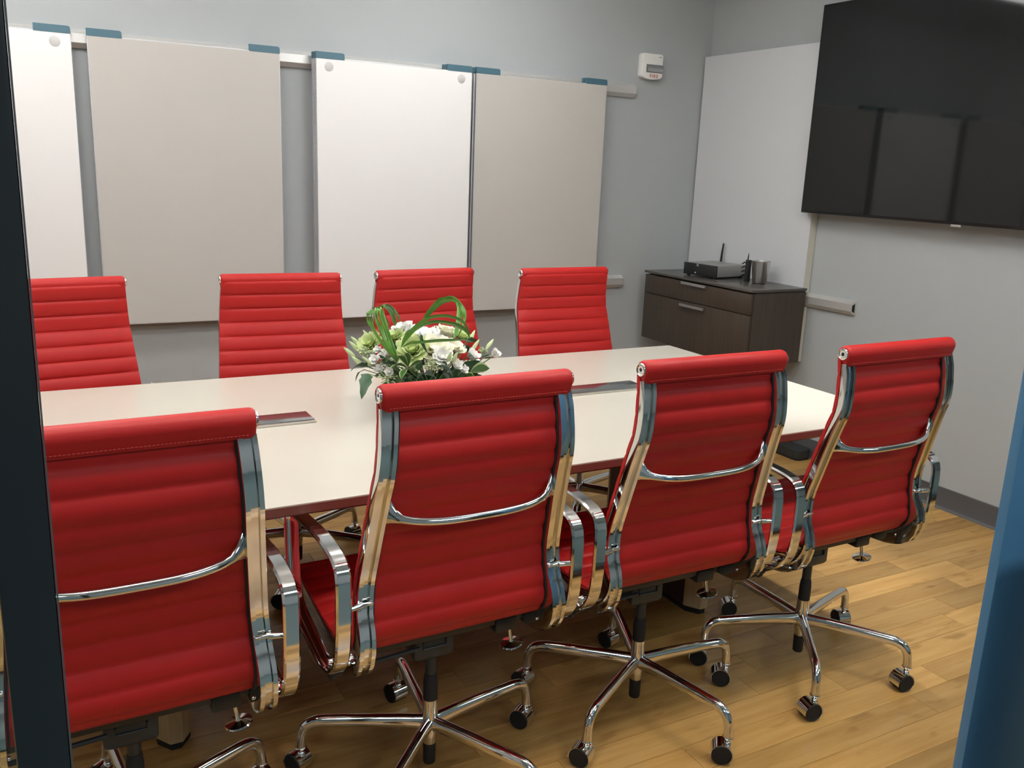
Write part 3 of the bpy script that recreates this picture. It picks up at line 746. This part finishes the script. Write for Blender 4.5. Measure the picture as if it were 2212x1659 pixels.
LEAVES=[('ivy',[0.808,2.27,0.887],[0.773,2.22,0.83],0.018),('ivy',[0.818,2.3,0.901],[0.757,2.26,0.9],0.014),('ivy',[0.812,2.3,0.891],[0.767,2.25,0.874],0.006),('ivy',[0.842,2.25,0.853],[0.822,2.22,0.841],0.01),('ivy',[1.112,2.5,0.965],[1.107,2.47,0.944],0.015),('ivy',[1.191,2.44,0.924],[1.225,2.43,0.924],0.012),('euc',[0.971,2.26,0.881],[0.932,2.22,0.855],0.012),('euc',[0.969,2.25,0.879],[0.98,2.2,0.879],0.014),('euc',[1.02,2.26,0.898],[1.037,2.21,0.877],0.009),('euc',[1.03,2.26,0.873],[1.033,2.22,0.851],0.012),('euc',[0.925,2.27,0.867],[0.891,2.24,0.855],0.01),('var',[0.929,2.28,0.898],[0.884,2.24,0.939],0.011),('var',[0.931,2.28,0.897],[0.916,2.25,0.943],0.011),('var',[0.929,2.28,0.893],[0.856,2.22,0.909],0.009),('var',[0.927,2.27,0.891],[0.883,2.21,0.88],0.011),('var',[0.93,2.27,0.891],[0.932,2.21,0.893],0.011),('var',[0.936,2.28,0.895],[0.958,2.24,0.919],0.007),('var',[1.148,2.32,0.857],[1.2,2.3,0.867],0.021),('var',[1.113,2.28,0.86],[1.123,2.24,0.852],0.014),('ivy',[1.079,2.28,0.864],[1.08,2.25,0.84],0.015),('ivy',[1.197,2.36,0.873],[1.243,2.38,0.89],0.009),('ivy',[0.977,2.3,0.982],[0.986,2.27,0.933],0.007),('ivy',[0.889,2.27,0.909],[0.829,2.24,0.911],0.009),('ivy',[0.869,2.3,0.908],[0.844,2.28,0.936],0.007),('ivy',[1.195,2.42,0.885],[1.169,2.4,0.921],0.01),('ivy',[0.947,2.42,0.912],[0.938,2.42,0.947],0.011),('ivy',[0.888,2.4,0.924],[0.87,2.4,0.939],0.01),('ivy',[0.961,2.28,0.884],[0.968,2.27,0.912],0.011),('ivy',[1.038,2.28,0.899],[1.041,2.25,0.894],0.01),('ivy',[0.934,2.27,0.871],[0.926,2.25,0.852],0.015),('ivy',[0.999,2.27,0.862],[0.995,2.25,0.845],0.017),('ivy',[0.882,2.28,0.869],[0.868,2.26,0.846],0.015),('ivy',[1.18,2.5,0.956],[1.204,2.52,0.969],0.007)]
GRASS=[[[0.896,2.27,0.911],[0.875,2.28,0.951],[0.873,2.34,0.995],[0.882,2.4,1.026],[0.911,2.45,1.043],[0.953,2.5,1.03],[0.988,2.54,0.992],[1.008,2.55,0.945]],[[0.893,2.27,0.913],[0.879,2.28,0.955],[0.884,2.34,0.995],[0.892,2.4,1.03],[0.92,2.45,1.045],[0.963,2.5,1.025],[0.993,2.54,0.987],[1.003,2.55,0.952]],[[0.902,2.28,0.91],[0.892,2.29,0.952],[0.897,2.35,0.992],[0.902,2.4,1.03],[0.929,2.46,1.045],[0.968,2.5,1.029],[1.003,2.54,0.996],[1.015,2.55,0.973]],[[0.889,2.27,0.918],[0.861,2.28,0.96],[0.855,2.34,0.988],[0.849,2.38,1.009],[0.859,2.42,1.022],[0.888,2.47,1.03],[0.915,2.5,1.029],[0.959,2.54,0.993],[0.983,2.55,0.953]],[[0.891,2.28,0.92],[0.861,2.29,0.962],[0.857,2.34,0.988],[0.86,2.38,1.011],[0.872,2.42,1.023],[0.903,2.48,1.026],[0.942,2.52,1.013],[0.978,2.55,0.963]],[[0.896,2.28,0.913],[0.874,2.29,0.955],[0.873,2.33,0.997],[0.878,2.38,1.019],[0.898,2.43,1.036],[0.936,2.48,1.038],[0.973,2.52,1.007],[0.995,2.55,0.962]],[[1.092,2.56,0.967],[1.105,2.55,1.002],[1.134,2.53,1.035],[1.151,2.5,1.055],[1.16,2.47,1.054],[1.168,2.43,1.032],[1.166,2.41,1.012],[1.157,2.4,0.984],[1.138,2.39,0.955]],[[1.095,2.56,0.97],[1.11,2.55,1.002],[1.139,2.53,1.042],[1.159,2.5,1.045],[1.166,2.47,1.045],[1.158,2.43,1.028],[1.146,2.41,1.002],[1.13,2.39,0.973],[1.112,2.37,0.948]],[[1.097,2.56,0.967],[1.118,2.55,0.999],[1.145,2.53,1.03],[1.157,2.49,1.044],[1.166,2.46,1.042],[1.163,2.43,1.021],[1.152,2.41,0.997],[1.135,2.39,0.969],[1.117,2.37,0.95]],[[1.1,2.56,0.974],[1.108,2.55,0.992],[1.127,2.53,1.021],[1.139,2.5,1.041],[1.158,2.47,1.047],[1.165,2.44,1.04],[1.163,2.41,1.022],[1.162,2.4,0.998],[1.143,2.39,0.964]],[[0.91,2.28,0.953],[0.921,2.28,0.98],[0.944,2.28,1.002],[0.982,2.29,1.016],[1.03,2.31,1.017],[1.091,2.34,1.004],[1.133,2.36,0.988],[1.156,2.37,0.969],[1.169,2.38,0.948]],[[0.911,2.28,0.953],[0.926,2.28,0.975],[0.95,2.28,0.998],[0.986,2.29,1.011],[1.037,2.31,1.012],[1.094,2.34,0.998],[1.136,2.36,0.981],[1.159,2.37,0.964],[1.172,2.38,0.943]],[[0.913,2.28,0.955],[0.928,2.28,0.986],[0.959,2.29,1.008],[1.002,2.3,1.026],[1.053,2.32,1.027],[1.098,2.34,1.017],[1.138,2.36,0.999],[1.158,2.37,0.976],[1.171,2.38,0.95]],[[0.91,2.27,0.956],[0.929,2.26,0.967],[0.963,2.26,0.967],[1.013,2.27,0.966],[1.069,2.29,0.961],[1.125,2.33,0.952],[1.175,2.37,0.935]]]
FC = Vector((1.06, 2.40, 0.735))
fl = thing('flower_arrangement', 'low centrepiece of white and green flowers with looped grass on the table', 'flowers', FC)
def L(p): return Vector(p) - FC
MB().lathe([(0.0, 0.0), (0.080, 0.0), (0.086, 0.004), (0.100, 0.062), (0.096, 0.066), (0.088, 0.060), (0.0, 0.058)], n=28).build('vase', 'vase_dark', fl)
CORE = Vector((0.0, 0.0, 0.05))
def petal(m, c, q, r, az, tilt, w, l, cup, mi=0):
    # one curled petal standing on the bloom's axis
    n, k = 5, 4; rows = []
    for i in range(n):
        v = i / (n - 1); row = []
        wid = w * (math.sin(PI * (0.16 + 0.74 * v)) ** 0.8)
        for j in range(k):
            u = -1 + 2 * j / (k - 1)
            rad = r * 0.12 + l * v * math.sin(tilt) + cup * (v ** 2) * 0.35 - abs(u) ** 2 * wid * 0.25
            z = l * v * math.cos(tilt) - abs(u) * 0.06 * l * v + 0.10 * l * math.sin(7 * u + az * 5) * v * v * 0.4
            p = Vector((rad, u * wid, z)); p.rotate(Matrix.Rotation(az, 3, 'Z'))
            row.append(c + q @ p)
        rows.append(row)
    m.loft(rows, ring_closed=False, mi=mi)
def bloom(name, kind, c, r):
    axis = (c - CORE); axis.z *= 0.8; axis.normalize()
    axis = (axis * 0.7 + Vector((-0.15, -0.5, 0.5))).normalized()
    q = Vector((0, 0, 1)).rotation_difference(axis)
    m = MB(); base = c - axis * r * 0.55
    layers = {'white': ((3, .12, .6), (5, .35, .8), (6, .62, .95), (7, .95, 1.05)), 'cream': ((4, .10, .55), (6, .38, .8), (7, .7, .95), (8, 1.0, 1.05)),
              'green': ((4, .03, .62), (5, .14, .74), (7, .30, .84), (8, .48, .92), (9, .72, .98), (10, 1.02, 1.0)), 'small': ((3, .08, .8), (4, .3, .95), (5, .6, 1.1))}[kind]
    for li, (n, tilt, s) in enumerate(layers):
        for j in range(n):
            az = 2 * PI * (j + random.uniform(-.15, .15)) / n + li * 0.7
            petal(m, base, q, r, az, tilt + random.uniform(-.08, .08), r * (0.62 if kind != 'green' else 0.45), r * 1.05 * s + r * 0.15, r * 0.3)
    m.lathe([(0.0, 0.0), (r * 0.36, r * 0.08), (r * 0.36, r * 0.35), (r * 0.2, r * 0.6), (0.0, r * 0.66)], base, 10, axis=axis)
    o = m.build(name, {'white': 'petal_white', 'cream': 'petal_cream', 'green': 'petal_green', 'small': 'petal_white'}[kind], fl, 70)
    st = MB().tube([base, base.lerp(CORE, 0.45) + Vector((0, 0, -0.01)), CORE], 0.002, 6); st.build('stem', 'stem_green', o)
NM = {'white': 'white_rose', 'cream': 'cream_rose', 'green': 'green_ranunculus', 'small': 'white_lisianthus'}
for kind, x, y, z, r in BLOOMS: bloom(NM[kind], kind, L((x, y, z)), r * (1.25 if kind != 'small' else 1.12))
for b in BUDS:
    p = L(b); ax = (p - CORE).normalized(); ax = (ax + Vector((0, 0, 0.35))).normalized()
    o = MB().lathe([(0.0015, -0.022), (0.005, -0.016), (0.0068, -0.004), (0.005, 0.010), (0.002, 0.020), (0.0, 0.023)], p, 8, axis=ax).build('flower_bud', 'bud_green', fl)
    MB().tube([p - ax * 0.02, p.lerp(CORE, 0.5), CORE], 0.0014, 6).build('stem', 'stem_green', o)
for x, y, z, r in SEEDS:
    c = L((x, y, z)); m = MB()
    for k in range(46):
        d = Vector((random.gauss(0, 1), random.gauss(0, 1), random.gauss(0, 1))).normalized() * r * random.uniform(0.4, 1.0); d.z *= 0.8
        e = c + d
        m.lathe([(0, -0.0035), (0.0026, -0.001), (0.0022, 0.002), (0, 0.0036)], e, 5, axis=(d.normalized() + Vector((0, 0, 0.01))))
        if k % 2 == 0: m.tube([c + d * 0.1, e], 0.0007, 4)
    o = m.build('seeded_sprig', 'seed', fl, 60); o['kind'] = 'stuff'
    MB().tube([c, c.lerp(CORE, 0.5), CORE], 0.0014, 6).build('stem', 'stem_green', o)
def leaf(kind, a, b, w):
    a = L(a); b = L(b); d = b - a; l = d.length; t = d.normalized()
    s = t.cross(Vector((0.45, 0.75, 0.5))).normalized(); n = s.cross(t).normalized()
    if n.z < 0: n = -n
    shape = {'ivy': ((0, .12), (.12, .95), (.25, .75), (.4, 1.0), (.6, .62), (.8, .45), (1, .02)), 'euc': ((0, .1), (.2, .7), (.5, 1.0), (.75, .8), (.92, .45), (1, .05)),
             'var': ((0, .08), (.2, .6), (.45, .95), (.65, 1.0), (.85, .6), (1, .03))}[kind]
    m = MB(); rows = []; rows2 = []
    for v, ww in shape:
        c = a + d * v + n * (l * 0.12 * math.sin(PI * v))
        rows.append([c - s * w * ww + n * w * ww * .22, c - s * w * ww * 0.72 + n * w * ww * 0.12, c, c + s * w * ww * 0.72 + n * w * ww * 0.12, c + s * w * ww + n * w * ww * .22])
    mi0 = {'ivy': 'leaf_dark', 'euc': 'leaf_grey', 'var': 'leaf_var'}[kind]
    b0 = len(m.f)
    m.loft(rows, ring_closed=False)
    th = [[p - n * 0.0006 for p in r] for r in rows]
    m.loft(th, ring_closed=False)
    if kind == 'var':
        m.mi = [1 if (i % 4) in (0, 3) else 0 for i in range(len(m.f))]
    o = m.build({'ivy': 'ivy_leaf', 'euc': 'eucalyptus_leaf', 'var': 'variegated_leaf'}[kind], [mi0, 'leaf_rim'] if kind == 'var' else mi0, fl, 70)
    MB().tube([a, a.lerp(CORE, 0.6)], 0.0012, 5).build('stem', 'stem_green', o)
for kind, a, b, w in LEAVES: leaf(kind, a, b, w)
# more greenery round the rim and the far side, so the bowl is full all round
for k in range(52):
    a = 2 * PI * k / 52 + random.uniform(-.1, .1); el = random.uniform(-0.05, 0.9)
    rr = random.uniform(0.10, 0.15)
    p0 = FC + CORE + Vector((0.09 * math.cos(a), 0.075 * math.sin(a), 0.02 + 0.05 * el)); p1 = FC + CORE + Vector((rr * 1.25 * math.cos(a), rr * 0.95 * math.sin(a), -0.01 + 0.13 * el))
    leaf(random.choice(('ivy', 'ivy', 'euc', 'var')), p0, p1, random.uniform(0.012, 0.02))
for k in range(9):
    a = PI * (0.05 + 0.9 * k / 8); p = FC + Vector((0.15 * math.cos(a), 0.12 * math.sin(a), 0.13 + 0.03 * (k % 2)))
    bloom('white_lisianthus', 'small', L(p), 0.020)
for x, y, z, r in ((0.05, 0.02, 0.165, 0.030), (-0.03, 0.05, 0.165, 0.028), (0.0, -0.03, 0.15, 0.03), (-0.09, -0.02, 0.14, 0.028)):
    bloom('cream_rose', 'cream', Vector((x, y, z)), r)
for k in range(16):
    a = PI * (1.05 + 0.9 * k / 15); p0 = FC + Vector((0.08 * math.cos(a), 0.07 * math.sin(a), 0.075)); p1 = FC + Vector((random.uniform(0.13, 0.19) * math.cos(a), random.uniform(0.12, 0.15) * math.sin(a), random.uniform(0.02, 0.10)))
    leaf(random.choice(('ivy', 'ivy', 'ivy', 'euc')), p0, p1, random.uniform(0.012, 0.019))
for gi, g in enumerate(GRASS):
  for rep_ in range(2):
    jit = Vector((random.uniform(-1, 1), random.uniform(-1, 1), random.uniform(-.6, .6))) * 0.007
    base = [L(p) for p in g]
    pts = cr([p + jit * rep_ * math.sin(PI * i / (len(base) - 1)) for i, p in enumerate(base)], 5); n = len(pts)
    m = MB(); rows = []
    for i, p in enumerate(pts):
        t = (pts[min(i + 1, n - 1)] - pts[max(i - 1, 0)]).normalized()
        s = t.cross(Vector((0.5, 0.85, 0.2))).normalized()
        s = (s + Vector((0.2, -0.3, 0.1)) * 0.6).normalized(); nn = s.cross(t).normalized()
        w = 0.0033 * min(1, 0.25 + 6 * min(i, n - 1 - i) / n)
        rows.append([p - s * w, p - nn * 0.0008, p + s * w, p + nn * 0.0004])
    m.loft(rows).build('grass_blade', 'grass_blade', fl, 40)
